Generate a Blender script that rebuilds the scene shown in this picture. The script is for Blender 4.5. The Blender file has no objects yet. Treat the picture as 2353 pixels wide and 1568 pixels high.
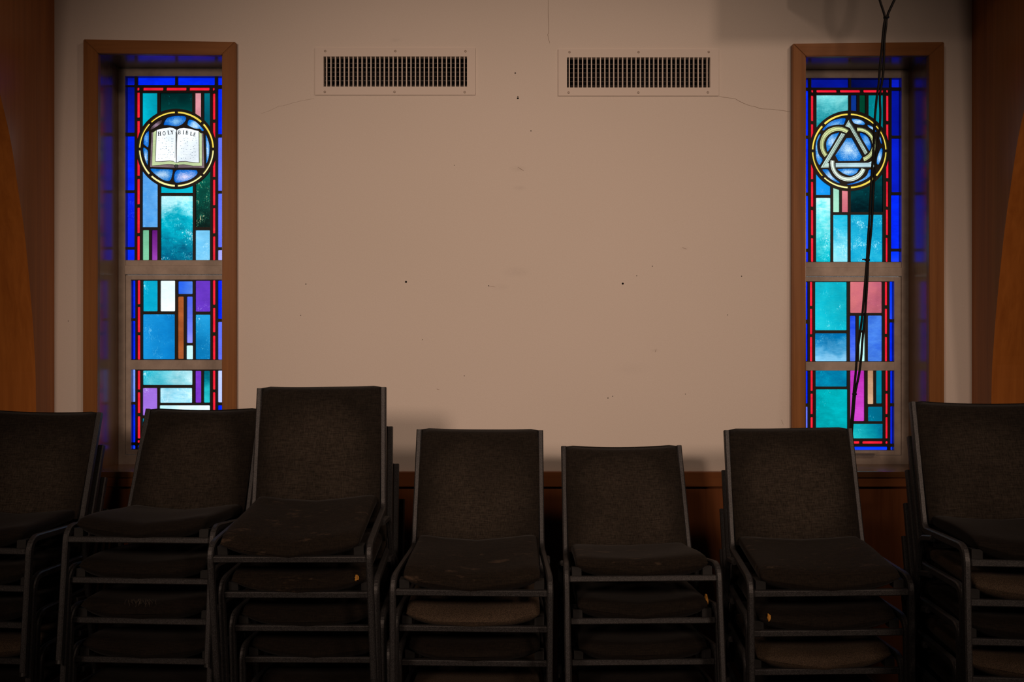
import bpy, bmesh, math, random
from mathutils import Vector, Matrix, Euler
random.seed(7)
scn = bpy.context.scene
COL = scn.collection
PI = math.pi

# ------------------------------------------------------------------ camera, sky, lamps, exposure
FPX, CX, CY = 2288.0, 1176.5, 784.0        # focal length and centre in photo pixels
CAMH, WALL = 1.68, 4.20                    # eye height, distance to the wall
cam = bpy.data.cameras.new('camera')
cam.sensor_width = 36.0
cam.sensor_fit = 'HORIZONTAL'
cam.lens = FPX / 2353 * 36
cam.clip_start = 0.05
camo = bpy.data.objects.new('camera', cam)
camo.location = (0, 0, CAMH)
camo.rotation_euler = (PI / 2, 0, 0)
COL.objects.link(camo)
scn.camera = camo

SKY = 1.5
w = bpy.data.worlds.new('overcast_sky')
w.use_nodes = True
w.node_tree.nodes['Background'].inputs[0].default_value = (0.93, 0.97, 1.0, 1)
w.node_tree.nodes['Background'].inputs[1].default_value = SKY
scn.world = w

def spot(name, loc, aim, power, col, size, blend, rad):
    l = bpy.data.lights.new(name, 'SPOT')
    l.energy = power; l.color = col; l.spot_size = math.radians(size); l.spot_blend = blend
    l.shadow_soft_size = rad
    o = bpy.data.objects.new(name, l)
    o.location = loc
    o.rotation_euler = (Vector(aim) - Vector(loc)).to_track_quat('-Z', 'Y').to_euler()
    COL.objects.link(o)
WARM = (1.0, 0.70, 0.53)
spot('track_spot', (-2.0, -1.0, 2.75), (-0.45, 4.2, 1.45), 264, WARM, 51, 1.0, 0.38)
spot('track_spot', (2.0, -1.0, 2.75), (0.45, 4.2, 1.45), 264, WARM, 51, 1.0, 0.38)
spot('ceiling_spot', (-1.2, 0.2, 4.6), (0.0, 4.2, 1.8), 84, WARM, 60, 1.0, 0.25)
spot('ceiling_spot', (3.1, 0.6, 4.6), (0.3, 4.2, 2.1), 120, WARM, 60, 1.0, 0.25)

scn.view_settings.view_transform = 'Standard'
scn.view_settings.look = 'None'
scn.view_settings.exposure = 0.0
scn.view_settings.gamma = 1.0
scn.view_settings.use_curve_mapping = False

# ------------------------------------------------------------------ helpers
def P(px, py, Y):
    """photo pixel -> point of the plane that stands Y metres in front of the camera"""
    return Vector(((px - CX) / FPX * Y, Y, CAMH - (py - CY) / FPX * Y))

def lin(c):
    return tuple(((v / 255 / 12.92) if v / 255 <= 0.04045 else ((v / 255 + 0.055) / 1.055) ** 2.4) for v in c)

def obj(name, me, mat=None, parent=None, loc=None):
    o = bpy.data.objects.new(name, me)
    COL.objects.link(o)
    if mat is not None and me is not None:
        if isinstance(mat, (list, tuple)):
            for m in mat: me.materials.append(m)
        elif not me.materials:
            me.materials.append(mat)
    if parent is not None: o.parent = parent
    if loc is not None: o.location = loc
    return o

def empty(name, loc=(0, 0, 0), rot=(0, 0, 0)):
    o = bpy.data.objects.new(name, None)
    o.empty_display_size = 0.1
    o.location = loc; o.rotation_euler = rot
    COL.objects.link(o)
    return o

def tag(o, label=None, cat=None, group=None, kind=None):
    if label: o['label'] = label
    if cat: o['category'] = cat
    if group: o['group'] = group
    if kind: o['kind'] = kind
    return o

def bm_mesh(bm, name, smooth=False):
    bmesh.ops.recalc_face_normals(bm, faces=bm.faces)
    me = bpy.data.meshes.new(name)
    bm.to_mesh(me); bm.free()
    if smooth:
        for p in me.polygons: p.use_smooth = True
    return me

def box_bm(bm, x0, x1, y0, y1, z0, z1):
    v = [bm.verts.new(c) for c in ((x0, y0, z0), (x1, y0, z0), (x1, y1, z0), (x0, y1, z0),
                                   (x0, y0, z1), (x1, y0, z1), (x1, y1, z1), (x0, y1, z1))]
    for f in ((0, 1, 2, 3), (4, 5, 6, 7), (0, 1, 5, 4), (1, 2, 6, 5), (2, 3, 7, 6), (3, 0, 4, 7)):
        bm.faces.new([v[i] for i in f])

def box(name, x0, x1, y0, y1, z0, z1, mat, parent=None, bevel=0.0):
    bm = bmesh.new()
    box_bm(bm, x0, x1, y0, y1, z0, z1)
    if bevel:
        bmesh.ops.recalc_face_normals(bm, faces=bm.faces)
        bmesh.ops.bevel(bm, geom=list(bm.edges), offset=bevel, segments=2, affect='EDGES', profile=0.7)
    return obj(name, bm_mesh(bm, name), mat, parent)

def prism_me(name, pts, y0, y1, bevel=0.0):
    """polygon in the x-z plane given a thickness from y0 to y1"""
    bm = bmesh.new()
    a = [bm.verts.new((p[0], y0, p[1])) for p in pts]
    b = [bm.verts.new((p[0], y1, p[1])) for p in pts]
    bm.faces.new(a); bm.faces.new(b[::-1])
    n = len(pts)
    for i in range(n):
        j = (i + 1) % n
        bm.faces.new((a[i], b[i], b[j], a[j]))
    bmesh.ops.recalc_face_normals(bm, faces=bm.faces)
    if bevel:
        bmesh.ops.bevel(bm, geom=list(bm.edges), offset=bevel, segments=2, affect='EDGES')
    return bm_mesh(bm, name)

def plate_me(name, outer, holes, y0, y1):
    """flat plate in the x-z plane with holes, thickness y0..y1"""
    cu = bpy.data.curves.new(name, 'CURVE')
    cu.dimensions = '2D'; cu.fill_mode = 'BOTH'; cu.extrude = (y1 - y0) / 2
    for ring in [outer] + list(holes):
        s = cu.splines.new('POLY')
        s.points.add(len(ring) - 1)
        for q, p in zip(s.points, ring): q.co = (p[0], p[1], 0, 1)
        s.use_cyclic_u = True
    t = bpy.data.objects.new(name, cu)
    COL.objects.link(t)
    dg = bpy.context.evaluated_depsgraph_get()
    me = bpy.data.meshes.new_from_object(t.evaluated_get(dg))
    bpy.data.objects.remove(t); bpy.data.curves.remove(cu)
    ym = (y0 + y1) / 2
    for v in me.vertices:
        v.co = Vector((v.co.x, ym - v.co.z, v.co.y))
    me.materials.clear()
    me.name = name
    return me

def rect(x0, y0, x1, y1):
    return [(x0, y0), (x1, y0), (x1, y1), (x0, y1)]

def tube_me(name, pts, r, n=8, closed_ends=True):
    """round tube along a polyline"""
    bm = bmesh.new()
    rings = []
    pts = [Vector(p) for p in pts]
    up = Vector((0, 1, 0))
    for i, p in enumerate(pts):
        t = (pts[min(i + 1, len(pts) - 1)] - pts[max(i - 1, 0)]).normalized()
        a = t.cross(up)
        if a.length < 1e-4: a = t.cross(Vector((1, 0, 0)))
        a.normalize(); b = a.cross(t)
        rings.append([bm.verts.new(p + (a * math.cos(2 * PI * k / n) + b * math.sin(2 * PI * k / n)) * r) for k in range(n)])
    for i in range(len(rings) - 1):
        for k in range(n):
            bm.faces.new((rings[i][k], rings[i][(k + 1) % n], rings[i + 1][(k + 1) % n], rings[i + 1][k]))
    if closed_ends:
        bm.faces.new(rings[0]); bm.faces.new(rings[-1][::-1])
    return bm_mesh(bm, name, True)

def smooth_line(pts, n=8):
    """Catmull-Rom through the points"""
    pts = [Vector(p) for p in pts]
    out = []
    for i in range(len(pts) - 1):
        p0, p1, p2, p3 = pts[max(i - 1, 0)], pts[i], pts[i + 1], pts[min(i + 2, len(pts) - 1)]
        for k in range(n):
            t = k / n
            out.append(0.5 * ((2 * p1) + (p2 - p0) * t + (2 * p0 - 5 * p1 + 4 * p2 - p3) * t * t + (3 * p1 - p0 - 3 * p2 + p3) * t ** 3))
    out.append(pts[-1])
    return out

# ------------------------------------------------------------------ materials
class NT:
    def __init__(s, name):
        s.m = bpy.data.materials.new(name); s.m.use_nodes = True
        s.t = s.m.node_tree; s.b = s.t.nodes.get('Principled BSDF')
    def n(s, typ, **kw):
        nd = s.t.nodes.new(typ)
        for k, v in kw.items(): setattr(nd, k, v)
        return nd
    def l(s, a, b): s.t.links.new(a, b)
    def coord(s, scale=(1, 1, 1), src='Object'):
        tc = s.n('ShaderNodeTexCoord'); mp = s.n('ShaderNodeMapping')
        mp.inputs['Scale'].default_value = scale
        s.l(tc.outputs[src], mp.inputs['Vector'])
        return mp.outputs['Vector']
    def noise(s, vec, scale=5, detail=3, rough=0.5, w=None, dist=0.0):
        nd = s.n('ShaderNodeTexNoise')
        if w is not None:
            nd.noise_dimensions = '4D'; s.l(w, nd.inputs['W'])
        nd.inputs['Scale'].default_value = scale; nd.inputs['Detail'].default_value = detail
        nd.inputs['Roughness'].default_value = rough; nd.inputs['Distortion'].default_value = dist
        if vec is not None: s.l(vec, nd.inputs['Vector'])
        return nd.outputs['Fac']
    def ramp(s, fac, stops):
        nd = s.n('ShaderNodeValToRGB')
        e = nd.color_ramp.elements
        while len(e) < len(stops): e.new(0.5)
        for el, (p, c) in zip(e, stops):
            el.position = p; el.color = (c[0], c[1], c[2], 1)
        s.l(fac, nd.inputs['Fac'])
        return nd.outputs['Color']
    def math(s, op, a, b=None, c=None, clamp=False):
        nd = s.n('ShaderNodeMath', operation=op); nd.use_clamp = clamp
        for i, v in enumerate((a, b, c)):
            if v is None: continue
            if isinstance(v, (int, float)): nd.inputs[i].default_value = v
            else: s.l(v, nd.inputs[i])
        return nd.outputs[0]
    def mix(s, fac, a, b, typ='MIX'):
        nd = s.n('ShaderNodeMix', data_type='RGBA', blend_type=typ)
        for i, v in ((0, fac), (6, a), (7, b)):
            if isinstance(v, (int, float)): nd.inputs[i].default_value = v
            elif isinstance(v, (tuple, list)): nd.inputs[i].default_value = (v[0], v[1], v[2], 1)
            else: s.l(v, nd.inputs[i])
        return nd.outputs[2]
    def bump(s, h, strength, dist=0.001):
        nd = s.n('ShaderNodeBump')
        nd.inputs['Strength'].default_value = strength; nd.inputs['Distance'].default_value = dist
        s.l(h, nd.inputs['Height']); s.l(nd.outputs['Normal'], s.b.inputs['Normal'])
    def base(s, c):
        if isinstance(c, (tuple, list)): s.b.inputs['Base Color'].default_value = (c[0], c[1], c[2], 1)
        else: s.l(c, s.b.inputs['Base Color'])
    def set(s, **kw):
        for k, v in kw.items(): s.b.inputs[k].default_value = v
        return s

def plain(name, c, rough=0.6, metal=0.0, spec=0.5):
    t = NT(name); t.base(c); t.set(Roughness=rough, Metallic=metal)
    t.b.inputs['Specular IOR Level'].default_value = spec
    return t.m

def wood(name, dark, light, axis='z', rough=0.35, spec=0.5, k=1.0):
    t = NT(name)
    lo, hi = 2.2 * k, 55 * k
    sc = {'z': (hi, hi, lo), 'x': (lo, hi, hi), 'y': (hi, lo, hi)}[axis]
    v = t.coord(sc)
    n1 = t.noise(v, 1.0, 6, 0.62, dist=0.4)
    sc2 = tuple(q * 0.16 for q in sc)
    n2 = t.noise(t.coord(sc2), 1.0, 4, 0.55, dist=1.2)
    f = t.math('ADD', t.math('MULTIPLY', n1, 0.55), t.math('MULTIPLY', n2, 0.45))
    t.base(t.ramp(f, [(0.33, dark), (0.66, light)]))
    t.set(Roughness=rough); t.b.inputs['Specular IOR Level'].default_value = spec
    t.bump(n1, 0.08, 0.001)
    return t.m

def plaster():
    t = NT('painted_plaster')
    v = t.coord()
    big = t.noise(v, 0.9, 3, 0.5)
    fine = t.noise(t.coord((1.0, 1.0, 1.6)), 190, 3, 0.6)
    mid = t.noise(v, 55, 4, 0.6)
    c = t.ramp(big, [(0.3, (0.70, 0.635, 0.565)), (0.7, (0.735, 0.665, 0.60))])
    c = t.mix(0.05, c, t.ramp(fine, [(0.35, (0.25, 0.2, 0.17)), (0.7, (0.9, 0.85, 0.8))]))
    # grey scuffs left on the paint
    geo = t.n('ShaderNodeTexCoord')
    for px, py, r, a in ((1190, 388, 12, .16), (1194, 432, 10, .14), (1187, 625, 20, .12), (1150, 660, 14, .08), (1505, 806, 6, .16), (909, 92, 9, .12), (1573, 571, 7, .12), (1450, 848, 26, .06)):
        p = P(px, py, WALL)
        d = t.n('ShaderNodeVectorMath', operation='DISTANCE')
        mp = t.n('ShaderNodeMapping'); mp.inputs['Scale'].default_value = (0.55, 1, 1.4)
        t.l(geo.outputs['Object'], mp.inputs['Vector']); t.l(mp.outputs['Vector'], d.inputs[0])
        d.inputs[1].default_value = (p.x * 0.55, p.y, p.z * 1.4)
        s = t.math('SUBTRACT', 1.0, t.math('DIVIDE', d.outputs['Value'], r / 545), clamp=True)
        s = t.math('MULTIPLY', t.math('MULTIPLY', s, a * 2), mid, clamp=True)
        c = t.mix(s, c, (0.30, 0.26, 0.24))
    t.base(c); t.set(Roughness=0.75)
    t.b.inputs['Specular IOR Level'].default_value = 0.25
    t.bump(t.math('ADD', t.math('MULTIPLY', fine, 0.6), t.math('MULTIPLY', mid, 0.6)), 0.35, 0.0015)
    return t.m

def fabric(name, dark, light, worn=None, weave=1.0, dark_edges=False, pebble=False):
    t = NT(name)
    oi = t.n('ShaderNodeObjectInfo')
    wr = t.math('MULTIPLY', oi.outputs['Random'], 50)
    a = t.noise(t.coord((35, 160, 420)), 1.0, 2, 0.6, w=wr)
    b = t.noise(t.coord((420, 160, 35)), 1.0, 2, 0.6, w=wr)
    if pebble: a = b = t.noise(t.coord(), 430, 2, 0.65, w=wr)
    f = t.math('ADD', t.math('MULTIPLY', a, 0.5), t.math('MULTIPLY', b, 0.5))
    c = t.ramp(f, [(0.38, dark), (0.64, light)])
    blot = t.noise(t.coord((1, 1, 1)), 5.0, 3, 0.5, w=wr)
    c = t.mix(t.math('MULTIPLY', blot, 0.55), c, tuple(q * 0.45 for q in dark))
    if dark_edges:  # cloth gets darker away from the middle of the back, unevenly
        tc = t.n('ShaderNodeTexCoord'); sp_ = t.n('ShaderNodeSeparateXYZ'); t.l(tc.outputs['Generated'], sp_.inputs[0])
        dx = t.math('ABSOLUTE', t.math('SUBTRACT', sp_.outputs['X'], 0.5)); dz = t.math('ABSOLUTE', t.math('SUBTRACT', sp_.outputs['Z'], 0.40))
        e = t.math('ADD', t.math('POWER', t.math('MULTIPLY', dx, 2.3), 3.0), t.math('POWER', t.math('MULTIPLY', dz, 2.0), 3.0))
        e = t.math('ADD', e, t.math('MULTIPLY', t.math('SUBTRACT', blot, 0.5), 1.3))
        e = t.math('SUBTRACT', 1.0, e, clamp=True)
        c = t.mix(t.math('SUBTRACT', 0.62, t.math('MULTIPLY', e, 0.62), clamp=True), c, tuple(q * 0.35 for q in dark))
    if worn:
        wv = t.noise(t.coord((9, 22, 22)), 1.0, 6, 0.7, w=wr)
        fac = t.math('MULTIPLY', t.math('SUBTRACT', wv, 0.575, clamp=True), 5.0, clamp=True)
        c = t.mix(fac, c, worn)
    t.base(c); t.set(Roughness=0.92)
    t.b.inputs['Specular IOR Level'].default_value = 0.12
    t.b.inputs['Sheen Weight'].default_value = 0.03
    t.bump(f, 0.3 * weave, 0.001)
    return t.m

def hammered():
    t = NT('hammered_charcoal_paint')
    n1 = t.noise(t.coord(), 330, 2, 0.6)
    n2 = t.noise(t.coord(), 24, 3, 0.6)
    c = t.ramp(n1, [(0.36, (0.018, 0.018, 0.019)), (0.70, (0.070, 0.069, 0.071))])
    c = t.mix(t.math('MULTIPLY', n2, 0.45), c, (0.012, 0.011, 0.011))
    t.base(c); t.set(Roughness=0.5, Metallic=0.35)
    t.bump(n1, 0.35, 0.0006)
    return t.m

M = dict(
    wall=plaster(),
    wall_plain=plain('far_plaster', (0.30, 0.25, 0.20), 0.9),
    ceiling=wood('ceiling_boards', (0.10, 0.05, 0.02), (0.16, 0.08, 0.03), 'y', 0.6),
    floor=plain('dark_carpet', (0.025, 0.018, 0.015), 0.95),
    casing_z=wood('casing_wood', (0.205, 0.076, 0.019), (0.305, 0.125, 0.034), 'z', 0.42, 0.18),
    casing_x=wood('casing_wood_across', (0.205, 0.076, 0.019), (0.305, 0.125, 0.034), 'x', 0.42, 0.18),
    jamb=wood('jamb_wood', (0.13, 0.055, 0.018), (0.185, 0.082, 0.028), 'z', 0.22, 1.0),
    jamb_x=wood('jamb_wood_across', (0.13, 0.055, 0.018), (0.185, 0.082, 0.028), 'x', 0.22, 1.0),
    arch=wood('laminated_arch_wood', (0.30, 0.090, 0.014), (0.46, 0.155, 0.027), 'z', 0.34, 0.28, 0.8),
    wainscot=wood('wainscot_wood', (0.155, 0.050, 0.018), (0.245, 0.088, 0.030), 'z', 0.35, 0.4, 0.7),
    wainscot_x=wood('wainscot_cap_wood', (0.16, 0.052, 0.018), (0.25, 0.092, 0.031), 'x', 0.35, 0.4, 0.7),
    vent=plain('vent_paint', (0.70, 0.625, 0.56), 0.55, 0, 0.3),
    vent_wire=plain('vent_wire', (0.16, 0.14, 0.13), 0.6),
    duct=plain('dark_duct', (0.012, 0.010, 0.010), 0.9),
    screw=plain('painted_screw', (0.40, 0.34, 0.29), 0.4, 0.3),
    crack=plain('crack', (0.34, 0.27, 0.22), 1.0, 0, 0.0),
    hole=plain('hole', (0.012, 0.01, 0.01), 1.0, 0, 0.0),
    lead=plain('lead_came', (0.017, 0.014, 0.012), 0.55, 0.2, 0.4),
    paint=plain('black_glass_paint', (0.01, 0.012, 0.014), 0.7, 0, 0.2),
    metal=hammered(),
    rubber=plain('black_rubber', (0.012, 0.012, 0.012), 0.5),
    bracket=plain('dull_black_bracket', (0.016, 0.016, 0.016), 0.7, 0, 0.2),
    cable=plain('black_cable', (0.006, 0.0055, 0.0055), 0.5, 0, 0.15),
    foam=plain('yellow_foam', (0.55, 0.26, 0.04), 0.95),
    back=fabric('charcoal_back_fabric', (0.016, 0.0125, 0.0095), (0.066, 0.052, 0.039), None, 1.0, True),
    seat=fabric('dark_seat_fabric', (0.006, 0.0046, 0.0034), (0.016, 0.0115, 0.008), None, 0.7),
    seat_worn=fabric('worn_seat_fabric', (0.008, 0.006, 0.0042), (0.022, 0.0155, 0.0105), (0.10, 0.066, 0.043), 0.8),
    seat_light=fabric('brown_seat_fabric', (0.030, 0.021, 0.014), (0.10, 0.070, 0.046), None, 1.0, False, True),
    trim_thread=plain('thread', (0.10, 0.08, 0.06), 0.9),
)
def alum():
    t = NT('dull_aluminium')
    n = t.noise(t.coord((1, 1, 1)), 14, 5, 0.65)
    t.base(t.ramp(n, [(0.3, (0.34, 0.28, 0.235)), (0.7, (0.50, 0.42, 0.355))]))
    t.set(Roughness=0.55, Metallic=0.25)
    return t.m
M['alum'] = alum()

_g = {}
def glass(c1, c2=None, mode='n', amp=0.35, specks=0.0, speckcol=(235, 250, 255), mid=None):
    """see-through coloured glass; c1, c2 are the colours of the daylight seen through it.
    mode n: cloudy, v: pale above dark, h: side to side, r: pale heart, fired speckled paint"""
    key = (c1, c2, mode, amp, specks, speckcol, mid)
    if key in _g: return _g[key]
    t = NT('stained_glass')
    def tint(c):
        return tuple(max(0.0, min(1.0, v * 1.34 / SKY)) ** 0.5 for v in lin(c))
    c2 = c2 or c1
    oi = t.n('ShaderNodeObjectInfo')
    wr = t.math('MULTIPLY', oi.outputs['Random'], 80)
    tc = t.n('ShaderNodeTexCoord')
    sp = t.n('ShaderNodeSeparateXYZ')
    t.l(tc.outputs['Generated'], sp.inputs[0])
    if mode == 'r':
        d = t.n('ShaderNodeVectorMath', operation='DISTANCE')
        cmb = t.n('ShaderNodeCombineXYZ'); t.l(sp.outputs['X'], cmb.inputs[0]); t.l(sp.outputs['Z'], cmb.inputs[2])
        t.l(cmb.outputs[0], d.inputs[0]); d.inputs[1].default_value = (0.5, 0.0, 0.48)
        f = t.math('MULTIPLY', d.outputs['Value'], 1.7)
        fine = t.noise(t.coord(), 620, 1, 0.5, w=wr)
        f = t.math('ADD', f, t.math('MULTIPLY', t.math('SUBTRACT', fine, 0.5), 2.6))
        f = t.math('ADD', f, t.math('MULTIPLY', t.math('SUBTRACT', t.noise(t.coord(), 30, 2, 0.5, w=wr), 0.5), amp))
        f = t.math('ADD', f, 0.06, clamp=True)
    else:
        n1 = t.noise(t.coord((1, 1, 1.6)), 13, 3, 0.55, w=wr, dist=0.8)
        n2 = t.noise(t.coord((0.7, 1, 2.2)), 60, 4, 0.65, w=wr, dist=0.6)
        nn = t.math('ADD', t.math('MULTIPLY', t.math('SUBTRACT', n1, 0.5), amp * 3.2), t.math('MULTIPLY', t.math('SUBTRACT', n2, 0.5), amp * 1.6))
        if mode == 'v': g = t.math('SUBTRACT', 1.0, sp.outputs['Z'])
        elif mode == 'u': g = sp.outputs['Z']
        elif mode == 'h': g = sp.outputs['X']
        else: g = t.math('MULTIPLY', sp.outputs['Z'], 0.0)
        f = t.math('ADD', t.math('ADD', g, nn), 0.0 if mode != 'n' else 0.5, clamp=True)
    c = t.ramp(f, [(0, tint(c1)), (0.45, tint(mid)), (1, tint(c2))]) if mid else t.mix(f, tint(c1), tint(c2))
    # uneven thickness: soft bright and dull passages and a fine ripple
    lo = t.noise(t.coord((1, 1, 0.8)), 9, 2, 0.5, w=wr, dist=0.5)
    hi = t.noise(t.coord((0.35, 1, 1.6)), 150, 2, 0.6, w=wr, dist=1.5)
    k_ = t.math('ADD', t.math('MULTIPLY', lo, 0.65), t.math('MULTIPLY', hi, 0.35))
    c = t.mix(1.0, c, t.ramp(k_, [(0.32, (0.84, 0.84, 0.85)), (0.58, (1.0, 1.0, 1.0))]), 'MULTIPLY')
    if specks:
        s1 = t.noise(t.coord((1, 1, 0.55)), 230, 3, 0.6, w=wr, dist=1.0)
        s2 = t.noise(t.coord(), 18, 2, 0.5, w=wr)
        s = t.math('ADD', t.math('MULTIPLY', s1, 0.6), t.math('MULTIPLY', s2, 0.4))
        s = t.math('MULTIPLY', t.math('SUBTRACT', s, 0.62 - specks * 0.08, clamp=True), 14, clamp=True)
        c = t.mix(s, c, tint(speckcol))
    t.t.nodes.remove(t.b)
    tr = t.n('ShaderNodeBsdfTransparent'); gl = t.n('ShaderNodeBsdfGlossy'); mx = t.n('ShaderNodeMixShader')
    gl.inputs['Roughness'].default_value = 0.12
    mx.inputs[0].default_value = 0.03
    t.l(c, tr.inputs['Color']); t.l(tr.outputs[0], mx.inputs[1]); t.l(gl.outputs[0], mx.inputs[2])
    t.l(mx.outputs[0], t.t.nodes['Material Output'].inputs['Surface'])
    _g[key] = t.m
    return t.m

# ------------------------------------------------------------------ the room
def wz(py, Y=WALL): return P(0, py, Y).z
def wx(px, Y=WALL): return P(px, 0, Y).x
FRAME_Y = WALL / 0.951                      # front of the metal window frames
GLASS_Y = FRAME_Y + 0.016
SILL_Z = wz(1084, WALL - 0.03)
WIN = {1: dict(out=(191, 541), inn=(225, 510), top_out=(90, 96), top_in=(122, 126)),
       2: dict(out=(1822, 2170), inn=(1852, 2135), top_out=(100, 96), top_in=(130, 127))}
VENT = {1: dict(plate=(724.5, 111, 1092.7, 219), hole=(744, 130.7, 1073.4, 199.8), fin0=750.5,
                screws=((748, 118.6), (908.9, 118.6), (1069.9, 119), (747, 212), (907, 212), (1068, 212.6))),
        2: dict(plate=(1283, 113.6, 1651, 221), hole=(1302.8, 132.8, 1631.3, 202), fin0=1308.2,
                screws=((1308.5, 120.7), (1467, 120.7), (1628, 120.3), (1306.4, 213.7), (1466.5, 213.7), (1626, 213.2)))}
RX0, RX1, RY0, CEIL = -5.5, 5.5, -6.0, 5.2
holes = []
for k, q in WIN.items():
    x0, x1 = wx(q['inn'][0]) - 0.02, wx(q['inn'][1]) + 0.02
    zt = wz((q['top_in'][0] + q['top_in'][1]) / 2) + 0.02
    q['X0'], q['X1'], q['ZT'] = x0 + 0.02, x1 - 0.02, zt - 0.02
    holes.append(rect(x0, SILL_Z - 0.03, x1, zt))
for k, q in VENT.items():
    h = q['hole']
    holes.append(rect(wx(h[0]), wz(h[3]), wx(h[2]), wz(h[1])))
wall = obj('wall_back', plate_me('wall_back', rect(RX0, 0, RX1, CEIL), holes, WALL, WALL + 0.30), M['wall'])
tag(wall, 'pale plaster wall with hairline cracks and nail holes behind the chair stacks', kind='structure')
tag(box('floor', RX0, RX1, RY0, WALL + 0.3, -0.05, 0.0, M['floor']), 'dark carpeted floor under the chair stacks', kind='structure')
tag(box('ceiling', RX0, RX1, RY0, WALL + 0.3, CEIL, CEIL + 0.05, M['ceiling']), 'brown boarded ceiling above the room', kind='structure')
tag(box('wall_left', RX0 - 0.1, RX0, RY0, WALL + 0.3, 0, CEIL, M['wall_plain']), 'plain plaster wall at the left end', kind='structure')
tag(box('wall_right', RX1, RX1 + 0.1, RY0, WALL + 0.3, 0, CEIL, M['wall_plain']), 'plain plaster wall at the right end', kind='structure')
tag(box('wall_front', RX0 - 0.1, RX1 + 0.1, RY0 - 0.1, RY0, 0, CEIL, M['wall_plain']), 'plain plaster wall behind the camera', kind='structure')

# nail holes, cracks
def disc_me(name, r, n=10, t=0.0012):
    return prism_me(name, [(r * math.cos(2 * PI * i / n), r * math.sin(2 * PI * i / n)) for i in range(n)], -t, 0.002)
for px, py, r in ((933, 648, 2.3), (1431, 652, 2.3), (1190, 226, 2.2), (1190, 222, 1.2), (1184, 168, 1.5), (1123, 657, 1.1), (703, 653, 1.1), (1220, 301, 1.2),
                  (1499, 612, 1.0), (1463, 634, .9), (1704, 635, 1.1), (1397, 915, 1.1), (1408, 911, .9), (971, 781, .8), (1067, 864, .8), (1672, 724, .9), (1044, 380, .7), (1575, 906, .8), (691, 725, .8), (157, 738, .8)):
    obj('nail_hole', disc_me('nail_hole', r / 545), M['hole'], wall, P(px, py, WALL))
def ribbon(name, pts, wpx, mat, parent):
    bm = bmesh.new(); prev = None
    for i, (px, py) in enumerate(pts):
        a, b = pts[max(i - 1, 0)], pts[min(i + 1, len(pts) - 1)]
        t = Vector((b[0] - a[0], b[1] - a[1])).normalized()
        ww = wpx * (0.45 if i in (0, len(pts) - 1) else random.uniform(0.7, 1.2))
        row = []
        for s in (-0.5, 0.5):
            for dy in (-0.0006, 0.002):
                p = P(px - t.y * ww * s, py + t.x * ww * s, WALL); row.append(bm.verts.new((p.x, WALL + dy, p.z)))
        if prev:
            for f in ((0, 1), (1, 3), (3, 2), (2, 0)):
                bm.faces.new((prev[f[0]], prev[f[1]], row[f[1]], row[f[0]]))
        prev = row
    obj(name, bm_mesh(bm, name), mat, parent)
def jitter(pts, n, a):
    out = []
    for (x0, y0), (x1, y1) in zip(pts, pts[1:]):
        for k in range(n):
            t = k / n; out.append((x0 + (x1 - x0) * t + random.uniform(-a, a), y0 + (y1 - y0) * t + random.uniform(-a, a)))
    return out + [pts[-1]]
ribbon('crack', jitter([(1260, -40), (1260, 30), (1261, 70), (1259, 80), (1263, 100)], 4, 0.6), 0.9, M['crack'], wall)
ribbon('crack', jitter([(1652, 221), (1690, 228), (1715, 240), (1745, 249), (1785, 253), (1822, 258)], 4, 0.7), 0.8, M['crack'], wall)
ribbon('crack', jitter([(600, 262), (640, 245), (680, 235), (722, 227)], 4, 0.8), 0.35, M['crack'], wall)
for a, b in (((1123, 657), (1138, 660)), ((1568, 569), (1578, 573)), ((1505, 810), (1508, 802)), ((1003, 894), (1010, 896)), ((1795, 965), (1800, 976)), ((1190, 384), (1204, 393))):
    ribbon('scratch', jitter([a, b], 3, 0.3), 0.8, M['crack'], wall)

# wainscot under the window sills
t1 = tag(empty('trim_1', (0, WALL, 0)), 'dark red brown wooden wainscot with a plain cap rail behind the chairs', kind='structure')
def child_box(name, par, x0, x1, y0, y1, z0, z1, mat, bevel=0.0):
    o = box(name, x0, x1, y0, y1, z0, z1, mat, None, bevel)
    o.parent = par; o.matrix_parent_inverse = Matrix.Translation(par.location).inverted()
    return o
capz = wz(1083)
child_box('cap_rail', t1, wx(126), wx(2232), WALL - 0.030, WALL - 0.0005, capz - 0.062, capz, M['wainscot_x'], 0.003)
for x0, x1 in ((wx(126), -0.62), (-0.617, 0.61), (0.613, wx(2232))):
    child_box('panel', t1, x0, x1, WALL - 0.018, WALL - 0.0005, 0.12, capz - 0.063, M['wainscot'], 0.0015)
child_box('skirting', t1, wx(126), wx(2232), WALL - 0.03, WALL - 0.0005, 0.0, 0.118, M['wainscot_x'], 0.003)

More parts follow.
